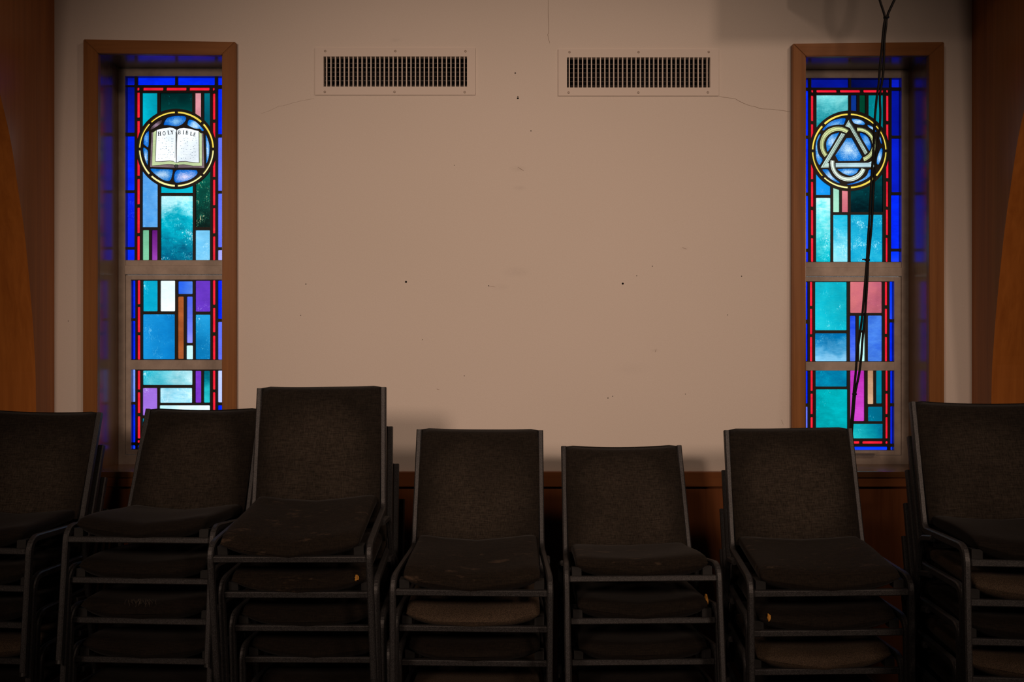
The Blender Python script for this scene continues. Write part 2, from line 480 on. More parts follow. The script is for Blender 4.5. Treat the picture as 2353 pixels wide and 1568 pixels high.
# laminated arches that spring from the wall on either side
def arch(name, X, side, edge, label):
    prof = []
    for px, py in edge:
        Z = FPX * X / (px - CX)
        prof.append((WALL - Z, CAMH - (py - CY) / FPX * Z))
    d0 = prof[-1][0]
    prof = [(d0, 0.0), (d0, 0.7)] + sorted(prof, key=lambda q: q[1])
    dl, zl = prof[-1]
    prof += [(dl + 0.10, zl + 0.19), (dl + 0.26, zl + 0.42), (dl + 0.52, zl + 0.72), (dl + 0.90, zl + 1.05), (dl + 1.40, zl + 1.38), (dl + 2.05, zl + 1.70), (dl + 2.9, zl + 2.02), (dl + 3.8, CEIL - 0.03)]
    prof = [(q.x, q.y) for q in smooth_line([(a, b, 0) for a, b in prof], 5)]
    X2 = X + side * 0.34
    bm = bmesh.new()
    ring0, ring1 = [], []
    pts = [(0.0, 0.0)] + prof + [(0.0, CEIL - 0.03)]
    for d, z in pts:
        ring0.append(bm.verts.new((X, WALL - 0.0005 - d, z))); ring1.append(bm.verts.new((X2, WALL - 0.0005 - d, z)))
    bm.faces.new(ring0); bm.faces.new(ring1[::-1])
    for i in range(len(pts)):
        j = (i + 1) % len(pts)
        bm.faces.new((ring0[i], ring1[i], ring1[j], ring0[j]))
    o = obj(name, bm_mesh(bm, name), M['arch'])
    tag(o, label, kind='structure')
arch('trim_2', wx(125), -1, ((0, 215), (25, 325), (44, 450), (56, 531), (69, 662), (78, 781), (83, 937)), 'varnished wooden arch rib curving up at the left edge')
arch('trim_3', wx(2233), 1, ((2353, 255), (2338, 325), (2322, 430), (2308, 531), (2294, 662), (2284, 781), (2278, 915)), 'varnished wooden arch rib curving up at the right edge')

# ------------------------------------------------------------------ wall vents
def vent(k, label):
    q = VENT[k]
    root = tag(empty('wall_vent', P((q['plate'][0] + q['plate'][2]) / 2, q['plate'][3], WALL)), label, 'vent', 'painted metal vents high on the wall')
    inv = Matrix.Translation(root.location).inverted()
    def put(o):
        o.parent = root; o.matrix_parent_inverse = inv; return o
    pl, h = q['plate'], q['hole']
    outer = rect(wx(pl[0]), wz(pl[3]), wx(pl[2]), wz(pl[1]))
    hx0, hx1, hz0, hz1 = wx(h[0]), wx(h[2]), wz(h[3]), wz(h[1])
    put(obj('face_plate', plate_me('face_plate', outer, [rect(hx0, hz0, hx1, hz1)], WALL - 0.006, WALL - 0.0003), M['vent']))
    fin = None
    for i in range(32):
        x = wx(q['fin0'] + i * 10.205)
        if fin is None:
            bm = bmesh.new(); box_bm(bm, -0.0021, 0.0021, 0, 0.016, 0, hz1 - hz0); fin = bm_mesh(bm, 'louver')
        o = put(obj('louver', fin, M['vent'])); o.location = (x, WALL - 0.004, hz0)
    bar = None
    for i in range(6):
        z = wz(h[1] + 12.5 + i * 10.1)
        if bar is None:
            bm = bmesh.new(); box_bm(bm, hx0, hx1, 0, 0.010, -0.0009, 0.0009); bar = bm_mesh(bm, 'cross_blade')
        o = put(obj('cross_blade', bar, M['vent_wire'])); o.location = (0, WALL + 0.0145, z)
    for px, py in q['screws']:
        bm = bmesh.new()
        bmesh.ops.create_uvsphere(bm, u_segments=10, v_segments=6, radius=1.0)
        for v in bm.verts: v.co = Vector((v.co.x * 0.0052, v.co.y * 0.0022, v.co.z * 0.0052))
        o = put(obj('screw', bm_mesh(bm, 'screw', True), M['screw'])); o.location = P(px, py, WALL) - Vector((0, 0.006, 0))
    # duct behind: open box
    bm = bmesh.new()
    e = 0.004
    box_bm(bm, hx0 - e, hx1 + e, WALL + 0.22, WALL + 0.225, hz0 - e, hz1 + e)
    box_bm(bm, hx0 + 0.0002, hx0 + 0.002, WALL + 0.028, WALL + 0.22, hz0, hz1)
    box_bm(bm, hx1 - 0.002, hx1 - 0.0002, WALL + 0.028, WALL + 0.22, hz0, hz1)
    box_bm(bm, hx0, hx1, WALL + 0.028, WALL + 0.22, hz0 + 0.0002, hz0 + 0.002)
    box_bm(bm, hx0, hx1, WALL + 0.028, WALL + 0.22, hz1 - 0.002, hz1 - 0.0002)
    put(obj('duct', bm_mesh(bm, 'duct'), M['duct']))
vent(1, 'cream painted vent grille with vertical louvers, nearer the Bible window')
vent(2, 'cream painted vent grille with vertical louvers, nearer the triangle window')

# ------------------------------------------------------------------ stained glass windows
BLUE = (0, 50, 255); BLUE2 = (0, 12, 120); RED = (232, 14, 46); RED2 = (248, 48, 58); PERI = (112, 124, 240)
def gw(px, py): p = P(px, py, GLASS_Y); return (p.x, p.z)

def rrect(x0, y0, x1, y1, r=1.6):
    r = min(r, (x1 - x0) * 0.3, (y1 - y0) * 0.3)
    out = []
    for cx, cy, a0 in ((x1 - r, y0 + r, -90), (x1 - r, y1 - r, 0), (x0 + r, y1 - r, 90), (x0 + r, y0 + r, 180)):
        for k in range(3):
            a = math.radians(a0 + 45 * k); out.append((cx + r * math.cos(a), cy + r * math.sin(a)))
    return out

def bite(x0, y0, x1, y1, c, R):
    """rectangle with the disc (c, R) cut away"""
    per = []
    cor = [(x0, y0), (x1, y0), (x1, y1), (x0, y1)]
    for i in range(4):
        a, b = cor[i], cor[(i + 1) % 4]
        n = max(2, int(math.hypot(b[0] - a[0], b[1] - a[1]) / 0.5))
        per += [(a[0] + (b[0] - a[0]) * k / n, a[1] + (b[1] - a[1]) * k / n, k == 0) for k in range(n)]
    ins = [math.hypot(p[0] - c[0], p[1] - c[1]) < R for p in per]
    if not any(ins): return cor
    n = len(per)
    s = next(i for i in range(n) if ins[i - 1] and not ins[i])
    run = []
    i = s
    while not ins[i % n]:
        run.append(per[i % n]); i += 1
        if i > s + n: break
    keep = [run[0]] + [p for p in run[1:-1] if p[2]] + [run[-1]]
    out = [(p[0], p[1]) for p in keep]
    a0 = math.atan2(run[-1][1] - c[1], run[-1][0] - c[0]); a1 = math.atan2(run[0][1] - c[1], run[0][0] - c[0])
    d = (a1 - a0 + PI) % (2 * PI) - PI
    m = max(2, int(abs(d) * R / 5))
    for k in range(1, m):
        a = a0 + d * k / m; out.append((c[0] + R * math.cos(a), c[1] + R * math.sin(a)))
    return out

def round_poly(pts, n=3):
    """closed smooth outline through the points"""
    P_ = [Vector((x, y, 0)) for x, y in pts]; m = len(P_); out = []
    for i in range(m):
        p0, p1, p2, p3 = P_[i - 1], P_[i], P_[(i + 1) % m], P_[(i + 2) % m]
        for k in range(n):
            t = k / n
            q = 0.5 * ((2 * p1) + (p2 - p0) * t + (2 * p0 - 5 * p1 + 4 * p2 - p3) * t * t + (3 * p1 - p0 - 3 * p2 + p3) * t ** 3)
            out.append((q.x, q.y))
    return out

def arcband(c, r0, r1, a0, a1, n=6):
    o = []
    for k in range(n + 1):
        a = math.radians(a0 + (a1 - a0) * k / n); o.append((c[0] + r1 * math.cos(a), c[1] - r1 * math.sin(a)))
    for k in range(n + 1):
        a = math.radians(a1 + (a0 - a1) * k / n); o.append((c[0] + r0 * math.cos(a), c[1] - r0 * math.sin(a)))
    return o

def build_panel(root, ext, panes, label, extra=()):
    x0, y0, x1, y1 = ext
    ctr = P((x0 + x1) / 2, (y0 + y1) / 2, GLASS_Y)
    outer = [gw(*p) for p in rect(x0 - 3, y0 - 3, x1 + 3, y1 + 3)]
    hl = [[gw(*p) for p in q[0]] for q in panes] + [[gw(*p) for p in q] for q in extra]
    sh = lambda r: [(p[0] - ctr.x, p[1] - ctr.z) for p in r]
    me = plate_me('leaded_panel', sh(outer), [sh(h) for h in hl], -0.005, 0.005)
    pan = obj('leaded_panel', me, M['lead'], root)
    pan.location = ctr - root.location
    pan['label'] = label
    for q in panes:
        piece(pan, ctr, q[2] if len(q) > 2 else 'pane', q[0], q[1])
    return pan, ctr

def piece(pan, ctr, name, pts, mat, y0=-0.002, y1=0.002, holes=None):
    w = [gw(*p) for p in pts]
    mx = (min(p[0] for p in w) + max(p[0] for p in w)) / 2; mz = (min(p[1] for p in w) + max(p[1] for p in w)) / 2
    if holes:
        me = plate_me(name, [(p[0] - mx, p[1] - mz) for p in w], [[(gw(*p)[0] - mx, gw(*p)[1] - mz) for p in h] for h in holes], y0, y1)
    else:
        me = prism_me(name, [(p[0] - mx, p[1] - mz) for p in w], y0, y1)
    o = obj(name, me, mat, pan)
    o.location = Vector((mx, GLASS_Y, mz)) - ctr
    return o

def window(k, label):
    q = WIN[k]
    root = tag(empty('window_%d' % k, ((q['X0'] + q['X1']) / 2, WALL, SILL_Z)), label, kind='structure')
    base = root.location
    def put(o):
        o.parent = root; o.matrix_parent_inverse = Matrix.Translation(base).inverted(); return o
    # casing boards, mitred at the top corners
    yF = WALL - 0.030
    xo0, xo1 = q['out']; xi0, xi1 = q['inn']
    to, ti = q['top_out'], q['top_in']
    f = lambda px, py: (P(px, py, yF).x, P(px, py, yF).z)
    bz = capz + 0.0005
    def bot(px): return (P(px, 0, yF).x, bz)
    put(obj('casing_board', prism_me('casing_board', [f(xo0, to[0]), f(xi0, ti[0]), bot(xi0 - 2), bot(xo0 - 1)], yF, WALL - 0.0003, 0.0025), M['casing_z']))
    put(obj('casing_board', prism_me('casing_board', [f(xo1, to[1]), f(xi1, ti[1]), bot(xi1), bot(xo1)], yF, WALL - 0.0003, 0.0025), M['casing_z']))
    put(obj('casing_board', prism_me('casing_board', [f(xo0 + 0.4, to[0]), f(xo1 - 0.4, to[1]), f(xi1 - 0.4, ti[1]), f(xi0 + 0.4, ti[0])], yF, WALL - 0.0003, 0.0025), M['casing_x']))
    # reveal linings
    X0, X1, ZT = q['X0'], q['X1'], q['ZT']
    put(box('jamb', X0 - 0.018, X0, WALL, FRAME_Y + 0.05, SILL_Z, ZT, M['jamb']))
    put(box('jamb', X1, X1 + 0.018, WALL, FRAME_Y + 0.05, SILL_Z, ZT, M['jamb']))
    put(box('head_lining', X0 - 0.018, X1 + 0.018, WALL, FRAME_Y + 0.05, ZT, ZT + 0.018, M['jamb_x']))
    put(box('sill', X0 - 0.018, X1 + 0.018, WALL - 0.036, FRAME_Y + 0.05, SILL_Z - 0.025, SILL_Z, M['jamb_x'], None, 0.003))
    # metal frame
    if k == 1:
        L, R_, T = 272, 541, 157; gl, gr, gt = 287, 525, 175; tr0, tr1, tr2 = 598, 610, 632
        sl, sr, st = 300, 513, 643; ml0, ml1 = 828, 850; sb, ob = 1034, 1046
    else:
        L, R_, T = 1814, 2088, 161; gl, gr, gt = 1830, 2072, 179; tr0, tr1, tr2 = 602.5, 615, 636
        sl, sr, st = 1846, 2056, 647; ml0, ml1 = 832, 852; sb, ob = 1036, 1047
    F = FRAME_Y
    fx = lambda px: P(px, 0, F).x
    fz = lambda py: P(0, py, F).z
    def bar(name, x0, y0, x1, y1, dy0, dy1=0.034):
        put(box(name, fx(x0), fx(x1), F + dy0, F + dy1, fz(y1), fz(y0), M['alum'], None, 0.0012))
    bar('frame_stile', L, T, gl, 1078, 0.0)
    bar('frame_stile', gr, T, R_, 1078, 0.0)
    bar('frame_head', gl, T, gr, gt, 0.0)
    bar('transom', gl, tr0, gr, tr1, 0.004)
    bar('transom', gl, tr1 + 0.3, gr, tr2 - 1, -0.004)
    bar('frame_foot', gl, ob, gr, 1078, 0.0)
    bar('sash_stile', gl + 0.6, tr2, sl, ob - 0.8, 0.005)
    bar('sash_stile', sr, tr2, gr - 0.6, ob - 0.8, 0.005)
    bar('sash_rail', sl, tr2, sr, st, 0.005)
    bar('sash_rail', sl, sb, sr, ob - 0.8, 0.005)
    bar('sash_rail', sl, ml0, sr, ml1, 0.003)
    if k == 2:
        h = put(box('latch_handle', fx(1935), fx(2012), F - 0.030, F - 0.022, fz(1040.5), fz(1034), M['alum'], None, 0.0015))
        put(box('latch_post', fx(1950), fx(1957), F - 0.022, F + 0.005, fz(1040), fz(1034.5), M['alum']))
    return root, base

w1, b1 = window(1, 'tall stained glass window with an open Bible roundel in wooden casing')
w2, b2 = window(2, 'tall stained glass window with a triangle and trefoil roundel in wooden casing')

G = glass
gblue = G(BLUE, (0, 22, 206), 'n', .35); gblue_d = G(BLUE2, (6, 24, 180), 'v', .2); gblue_b = G((30, 64, 246), BLUE, 'u', .2)
gperi = G(PERI, (80, 100, 238), 'n', .3); gred = G(RED, RED2, 'n', .45); gyel = G((255, 232, 110), (250, 206, 60), 'n', .5); gyelp = G((255, 246, 190), (255, 232, 120), 'n', .5)
gspk = G((220, 240, 255), (0, 98, 196), 'r', 1.0); gspk2 = G((140, 196, 240), (0, 84, 192), 'r', 1.2); gspkp = G((236, 220, 240), (0, 92, 198), 'r', .9)
gbrown = G((160, 130, 150), (58, 44, 46), 'r', 1.0)

def rr(a, mat): return (rrect(*a), mat)

def ring(c, R0, R1, mats):
    out = []
    for i in range(8):
        g = math.degrees(3.1 / R1)
        out.append((arcband(c, R0, R1, i * 45 + g, i * 45 + 45 - g, 8), mats[i % len(mats)]))
    return out

def roundel_px(pts, off, s=7.127): return [(off[0] + x / s, off[1] + y / s) for x, y in pts]

# ---- window 1, upper light
c1 = (405.5, 342.8); RO = 92.3
pan = []
pan += [rr((286.5, 174.5, 310, 196), gblue_d), rr((317, 174.5, 403, 196), gblue), rr((409, 174.5, 494, 196), gblue), rr((501, 174.5, 525, 196), gblue)]
pan += [rr((315, 201.5, 321, 208.5), gred), rr((329, 201.5, 376, 208.5), gred), rr((382.5, 201.5, 429, 208.5), gred), rr((435.5, 201.5, 482, 208.5), gred), rr((489, 202, 493.5, 208.5), gred)]
pan += [rr((286.5, 200, 310, 305.5), gblue_d), rr((286.5, 313.5, 310, 437.5), gblue), rr((286.5, 444, 310, 568), G((8, 40, 236), (4, 20, 200), 'n', .3, .45, (170, 170, 250))), rr((286.5, 574, 310, 598), gblue)]
pan += [rr((501, 204, 525, 309), gblue), rr((501, 316, 525, 439), gperi), rr((501, 445, 525, 568.6), gperi), rr((501, 575, 525, 598), G((165, 165, 250)))]
redL = [(315, 212.5, 322, 271), (315, 278, 322, 404.5), (315, 411, 322, 470), (315, 477.3, 322, 536), (315, 543, 322, 598)]
redR = [(489, 215, 495.3, 275.5), (489, 282, 495.3, 407), (489, 413, 495.3, 472), (489, 478.5, 495.3, 536.6), (489, 543.6, 495.3, 598)]
def split_red(r, c, mat):
    """a border strip that the roundel interrupts becomes two panes"""
    x0, y0, x1, y1 = r
    if y0 < c[1] < y1:
        return [(bite(x0, y0, x1, c[1] - 8, c, RO), mat), (bite(x0, c[1] + 8, x1, y1, c, RO), mat)]
    return [rr(r, mat)]
def strip_bite(r, c, mat):
    x0, y0, x1, y1 = r
    xin = x1 if abs(x1 - c[0]) < abs(x0 - c[0]) else x0
    d = RO * RO - (xin - c[0]) ** 2
    if y0 < c[1] < y1 and d > 0:
        dy = math.sqrt(d)
        xo = x0 if xin == x1 else x1
        do = RO * RO - (xo - c[0]) ** 2
        dyo = math.sqrt(do) if do > 0 else 6.0
        return [([(x0, y0), (x1, y0)] + ([(xin, c[1] - dy), (xo, c[1] - dyo)] if xin == x1 else [(xo, c[1] - dyo), (xin, c[1] - dy)]), mat),
                (([(x0, y1), (x1, y1)] + ([(xin, c[1] + dy), (xo, c[1] + dyo)] if xin == x1 else [(xo, c[1] + dyo), (xin, c[1] + dy)])), mat)]
    return [rr(r, mat)]
for r in redL + redR: pan += strip_bite(r, c1, gred)
def bt(a, c, mat): return (bite(*a, c, RO), mat)
pan += [bt((327.5, 214, 362, 330), c1, G((0, 176, 196), (0, 140, 160), 'h', .25)), bt((369, 214, 442.5, 330), c1, G((0, 34, 34), (0, 66, 62), 'v', .25, .1)),
        bt((448.5, 214, 462.5, 300), c1, G((226, 150, 158), (206, 130, 138))), bt((469, 214, 483, 330), c1, G((0, 104, 116), (0, 78, 96), 'v'))]
pan += [bt((327.5, 360, 363, 522.6), c1, G((62, 150, 228), (120, 184, 240), 'n', .4, .35)), rr((328, 529, 343, 598), G((136, 206, 166), (110, 184, 140))), rr((349, 529, 362.5, 598), G((96, 22, 112), (150, 62, 168), 'v', .2)),
        bt((370, 400, 443.6, 444), c1, G((0, 184, 204), (0, 166, 188))), rr((370, 450.4, 443.6, 598), G((186, 246, 250), (0, 92, 124), 'v', .32, .75, (235, 250, 255), (0, 170, 192))),
        bt((450, 380, 483.7, 522.6), c1, G((0, 92, 76), (0, 26, 22), 'v', .25, .9, (246, 226, 170))), rr((449.5, 529.5, 483, 598), G((140, 208, 240), (88, 180, 226), 'n', .4, .3))]
pan += ring(c1, 82.2, 86.6, [gyel, gyel, gyel, gyel, gyelp, gyelp, gyelp, gyelp])
o7 = (300, 230)
for pts, mt in (
    ([(320, 470), (345, 430), (440, 350), (500, 325), (520, 345), (500, 390), (420, 445), (345, 490)], gbrown),
    ([(540, 410), (560, 340), (610, 285), (740, 258), (870, 262), (912, 290), (905, 340), (850, 400), (770, 432), (690, 425), (600, 415)], gspk2),
    ([(930, 385), (945, 330), (980, 320), (1060, 350), (1140, 420), (1200, 490), (1190, 512), (1165, 505), (1140, 475), (1060, 470), (940, 415)], gspk),
    ([(290, 508), (305, 525), (303, 690), (300, 750), (285, 775), (215, 725), (208, 690), (215, 610), (250, 540)], gspk2),
    ([(205, 780), (240, 790), (285, 830), (292, 900), (285, 1070), (270, 1060), (230, 960), (205, 840)], gspk),
    ([(1228, 560), (1260, 620), (1295, 740), (1295, 860), (1275, 980), (1245, 1045), (1235, 1030), (1240, 900), (1232, 700)], gspk),
    ([(320, 1130), (440, 1130), (670, 1138), (695, 1160), (685, 1240), (660, 1310), (620, 1330), (540, 1310), (430, 1240)], gspk),
    ([(710, 1290), (715, 1210), (750, 1150), (830, 1143), (1060, 1148), (1098, 1175), (1095, 1215), (1040, 1270), (930, 1325), (780, 1355), (725, 1340)], gspkp)):
    pan.append((roundel_px(round_poly(pts), o7), mt))
cover = roundel_px([(340, 528), (368, 522), (425, 488), (520, 462), (640, 447), (700, 455), (757, 488), (800, 462), (870, 452), (980, 470), (1060, 492), (1123, 508), (1140, 535), (1195, 548), (1203, 800), (1213, 1115), (1000, 1108), (757, 1112), (500, 1103), (315, 1100), (325, 800)], o7)
edges = roundel_px([(368, 530), (424, 492), (426, 500), (405, 1010), (520, 1012), (640, 1000), (700, 1008), (750, 1030), (800, 1015), (900, 1010), (1010, 1026), (1128, 1030), (1124, 512), (1142, 540), (1172, 552), (1174, 1078), (1030, 1080), (880, 1058), (800, 1062), (750, 1075), (690, 1055), (600, 1052), (480, 1070), (350, 1078)], o7)
pageL = roundel_px([(428, 487), (520, 464), (640, 449), (700, 457), (755, 492), (748, 1026), (700, 1002), (640, 994), (520, 1006), (408, 1006)], o7)
pageR = roundel_px([(760, 492), (800, 465), (870, 455), (980, 473), (1060, 495), (1121, 510), (1126, 1026), (1010, 1020), (900, 1004), (800, 1009), (752, 1026)], o7)
panA, ctrA = build_panel(w1, (286, 174, 525, 598), pan, 'upper leaded panel with open Bible roundel', extra=[cover])
piece(panA, ctrA, 'book_cover', cover, G((150, 128, 134), (96, 78, 82), 'n', .6), holes=[edges, pageL, pageR])
piece(panA, ctrA, 'page_edges', edges, G((206, 218, 164), (176, 194, 140), 'n', .5))
gpage = G((255, 255, 255), (236, 246, 250), 'n', .22)
piece(panA, ctrA, 'page', pageL, gpage)
piece(panA, ctrA, 'page', pageR, gpage)
# painted outlines
def stroke(pan_, ctr, name, pts, wpx, close=False, n_s=0):
    bm = bmesh.new(); prev = None; first = None
    for i, (x, y) in enumerate(pts):
        if close: a, b = pts[i - 1], pts[(i + 1) % len(pts)]
        else: a, b = pts[max(i - 1, 0)], pts[min(i + 1, len(pts) - 1)]
        t = Vector((b[0] - a[0], b[1] - a[1])).normalized()
        row = []
        for s in (-0.5, 0.5):
            g = gw(x - t.y * wpx * s, y + t.x * wpx * s)
            for dy in (-0.0028, -0.0021): row.append(bm.verts.new((g[0] - ctr.x, dy, g[1] - ctr.z)))
        if prev:
            for f in ((0, 1), (1, 3), (3, 2), (2, 0)): bm.faces.new((prev[f[0]], prev[f[1]], row[f[1]], row[f[0]]))
        first = first or row; prev = row
    if close:
        row = first
        for f in ((0, 1), (1, 3), (3, 2), (2, 0)): bm.faces.new((prev[f[0]], prev[f[1]], row[f[1]], row[f[0]]))
    return obj(name, bm_mesh(bm, name), M['paint'], pan_)
stroke(panA, ctrA, 'painted_line', pageL, 0.7, True); stroke(panA, ctrA, 'painted_line', pageR, 0.7, True)
stroke(panA, ctrA, 'painted_line', edges[13:] , 0.7)
stroke(panA, ctrA, 'painted_line', roundel_px([(757, 490), (765, 560), (758, 700), (752, 900), (750, 1028)], o7), 1.2)
stroke(panA, ctrA, 'painted_line', roundel_px([(740, 520), (742, 620), (735, 760), (730, 950)], o7), 0.7)
clasp = roundel_px([(752 + 30 * math.cos(a * PI / 6), 1085 + 32 * math.sin(a * PI / 6)) for a in range(12)], o7)
piece(panA, ctrA, 'clasp', clasp, G((206, 222, 228), (160, 178, 186), 'n', .6), -0.0034, -0.0021)
stroke(panA, ctrA, 'painted_line', clasp, 0.8, True)
# faint painted writing on the pages: short dabs in lines
bm = bmesh.new()
def dab(x0, x1, y, h):
    pts = roundel_px([(x0, y), (x1, y), (x1, y + h), (x0, y + h)], o7)
    q = [gw(*p) for p in pts]
    box_bm(bm, q[0][0] - ctrA.x, q[1][0] - ctrA.x, -0.0026, -0.0021, q[2][1] - ctrA.z, q[0][1] - ctrA.z)
rnd = random.Random(3)
for xa, xb in ((455, 700), (800, 1080)):
    for y in range(620, 960, 46):
        x = xa + rnd.uniform(0, 20)
        while x < xb:
            wd = rnd.uniform(8, 26)
            if rnd.random() < 0.62: dab(x, x + wd * 0.8, y + rnd.uniform(-14, 14), rnd.uniform(4, 12))
            x += wd + rnd.uniform(4, 14)
txt = obj('page_writing', bm_mesh(bm, 'page_writing'), G((196, 208, 214), (150, 166, 176), 'n', .6), panA)
txt['kind'] = 'stuff'
# HOLY BIBLE, serif capitals drawn as strokes: thick stems, thin arms, slab serifs
def seg(x0, y0, x1, y1, w_):
    dx, dy = x1 - x0, y1 - y0; l = math.hypot(dx, dy); nx, ny = -dy / l * w_ / 2, dx / l * w_ / 2
    return [(x0 + nx, y0 + ny), (x1 + nx, y1 + ny), (x1 - nx, y1 - ny), (x0 - nx, y0 - ny)]
def ell(cx, cy, rx, ry, a0, a1, w_, n=10):
    o = [(cx + rx * math.cos(math.radians(a0 + (a1 - a0) * k / n)), cy + ry * math.sin(math.radians(a0 + (a1 - a0) * k / n))) for k in range(n + 1)]
    return [seg(*o[i], *o[i + 1], w_) for i in range(n)]
T_, S_ = 0.20, 0.085
def serif(x, y, w_=0.34): return seg(x - w_ / 2, y, x + w_ / 2, y, S_)
LET = {
 'H': [seg(.15, 0, .15, 1, T_), seg(.65, 0, .65, 1, T_), seg(.15, .5, .65, .5, S_), serif(.15, .03), serif(.15, .97), serif(.65, .03), serif(.65, .97)],
 'O': ell(.4, .5, .33, .46, 0, 360, .13, 16),
 'L': [seg(.18, 0, .18, 1, T_), seg(.1, .04, .62, .04, S_), seg(.6, .02, .64, .26, S_), serif(.18, .97)],
 'Y': [seg(.4, 0, .4, .5, T_), seg(.42, .47, .1, .97, T_), seg(.4, .47, .68, .97, S_), serif(.4, .03), serif(.1, .97, .28), serif(.68, .97, .26)],
 'B': [seg(.16, 0, .16, 1, T_), seg(.06, .03, .40, .03, S_), seg(.06, .97, .38, .97, S_), seg(.16, .52, .40, .52, S_)] + ell(.38, .745, .20, .225, -90, 90, .12, 8) + ell(.40, .275, .23, .245, -90, 90, .13, 8),
 'I': [seg(.25, 0, .25, 1, T_), serif(.25, .03), serif(.25, .97)],
 'E': [seg(.16, 0, .16, 1, T_), seg(.06, .04, .56, .04, S_), seg(.06, .96, .54, .96, S_), seg(.16, .5, .44, .5, S_), seg(.54, .02, .58, .24, S_), seg(.52, .98, .54, .78, S_), seg(.44, .38, .44, .62, S_)],
}
def letters(word, place):
    for ch, (x, y, s, tilt) in zip(word, place):       # x, y = foot of the letter in close-up pixels, s = height
        bm = bmesh.new()
        ca, sa = math.cos(math.radians(tilt)), math.sin(math.radians(tilt))
        for poly in LET[ch]:
            vs = []
            for a, b in poly:
                a, b = a * s * 0.94, b * s
                u, v = x + a * ca + b * sa, y - b * ca + a * sa
                g = gw(o7[0] + u / 7.127, o7[1] + v / 7.127)
                vs.append((g[0] - ctrA.x, g[1] - ctrA.z))
            f = [bm.verts.new((p[0], -0.0032, p[1])) for p in vs]; bk = [bm.verts.new((p[0], -0.0021, p[1])) for p in vs]
            bm.faces.new(f); bm.faces.new(bk[::-1])
            for i in range(4): bm.faces.new((f[i], bk[i], bk[(i + 1) % 4], f[(i + 1) % 4]))
        obj('letter', bm_mesh(bm, 'letter'), M['paint'], panA)
letters('HOLY', [(452, 586, 66, -2), (530, 582, 66, -3), (612, 570, 66, -5), (662, 563, 64, -4)])
letters('BIBLE', [(782, 562, 62, 3), (854, 562, 62, 4), (904, 566, 62, 6), (976, 582, 62, 7), (1030, 594, 60, 8)])

# ---- window 1, lower lights
cyan = G((0, 150, 186), (20, 176, 206), 'n', .3, .35); skyb = G((24, 142, 206), (8, 120, 190), 'h', .35, .4); white = G((226, 250, 255), (250, 255, 255))
pan = [rr((302.5, 645, 311.7, 731.8), gblue), rr((302.5, 738, 311.7, 826), gblue)]
for a, b in ((644.5, 699.6), (705.7, 764), (770.6, 826.7)): pan.append(rr((316, a, 323, b), gred))
for a, b in ((644.5, 700.5), (708, 764), (772, 826.7)): pan.append(rr((489, a, 495.4, b), gred))
pan += [rr((501, 645, 512, 733.3), gblue), rr((501, 740, 512, 826.7), gperi)]
pan += [rr((329, 645.4, 362.8, 715.8), cyan), rr((369, 645.4, 403, 715.8), white), rr((409.6, 647, 443.3, 676), G((40, 96, 226), (90, 140, 238), 'h')), rr((409, 682, 422.8, 825), G((176, 92, 46), (150, 76, 36), 'n', .6)),
        rr((429.5, 682, 443.3, 788.4), G((70, 96, 224), (140, 140, 246), 'v', .15)), rr((428.6, 794.5, 444, 825.8), G((206, 248, 250))), rr((449.5, 645.4, 483.7, 716.4), G((112, 60, 196), (98, 48, 184), 'n', .4, .2)),
        rr((449.5, 723.5, 483.7, 825.8), G((30, 150, 206), (6, 116, 176), 'v', .3, .3)), rr((328.5, 722.6, 402.3, 825.8), skyb)]
build_panel(w1, (301, 643.5, 512, 828), pan, 'middle leaded panel of coloured oblongs')
pan = [rr((302, 849.6, 311.7, 924), G((90, 130, 246), (130, 160, 250), 'n')), rr((302, 930, 311.7, 1017), gblue), rr((302, 1023.6, 311.7, 1032), gblue_b)]
for a, b in ((852, 895.6), (902, 949.8), (957, 1008)):
    pan += [rr((316, a, 323, b), gred), rr((489, a, 495.4, b), gred)]
pan += [rr((501, 852, 512, 925), G((190, 200, 250))), rr((501, 932, 512, 1017), gblue), rr((501, 1023.6, 512, 1032), gblue)]
pan += [rr((328.5, 852, 442.7, 885), G((40, 176, 196), (190, 236, 240), 'h', .35, .5)), rr((328, 892, 362, 955), G((150, 100, 206), (160, 112, 214), 'n', .3, .15)), rr((368, 892, 442, 926), G((110, 200, 226), (214, 244, 250), 'n', .55, .8)),
        rr((449, 852.7, 463, 925.6), G((110, 40, 180), (130, 60, 200), 'n', .6)), rr((468.5, 852.7, 483, 925.6), G((0, 92, 112), (40, 196, 200), 'v', .4)), rr((367, 932, 483, 965), G((200, 246, 255), (250, 255, 255), 'h', .3)),
        rr((328, 962, 362, 1006), cyan), rr((367, 972, 483, 1006), skyb)]
for a, b in ((316, 323), (329, 376), (382.5, 429), (435.5, 482), (489, 495.4)): pan.append(rr((a, 1012, b, 1018), gred))
for a, b in ((317, 403), (409, 494)): pan.append(rr((a, 1024, b, 1032), gblue_b))
build_panel(w1, (301, 849, 512, 1034), pan, 'lowest leaded panel half hidden by chairs')

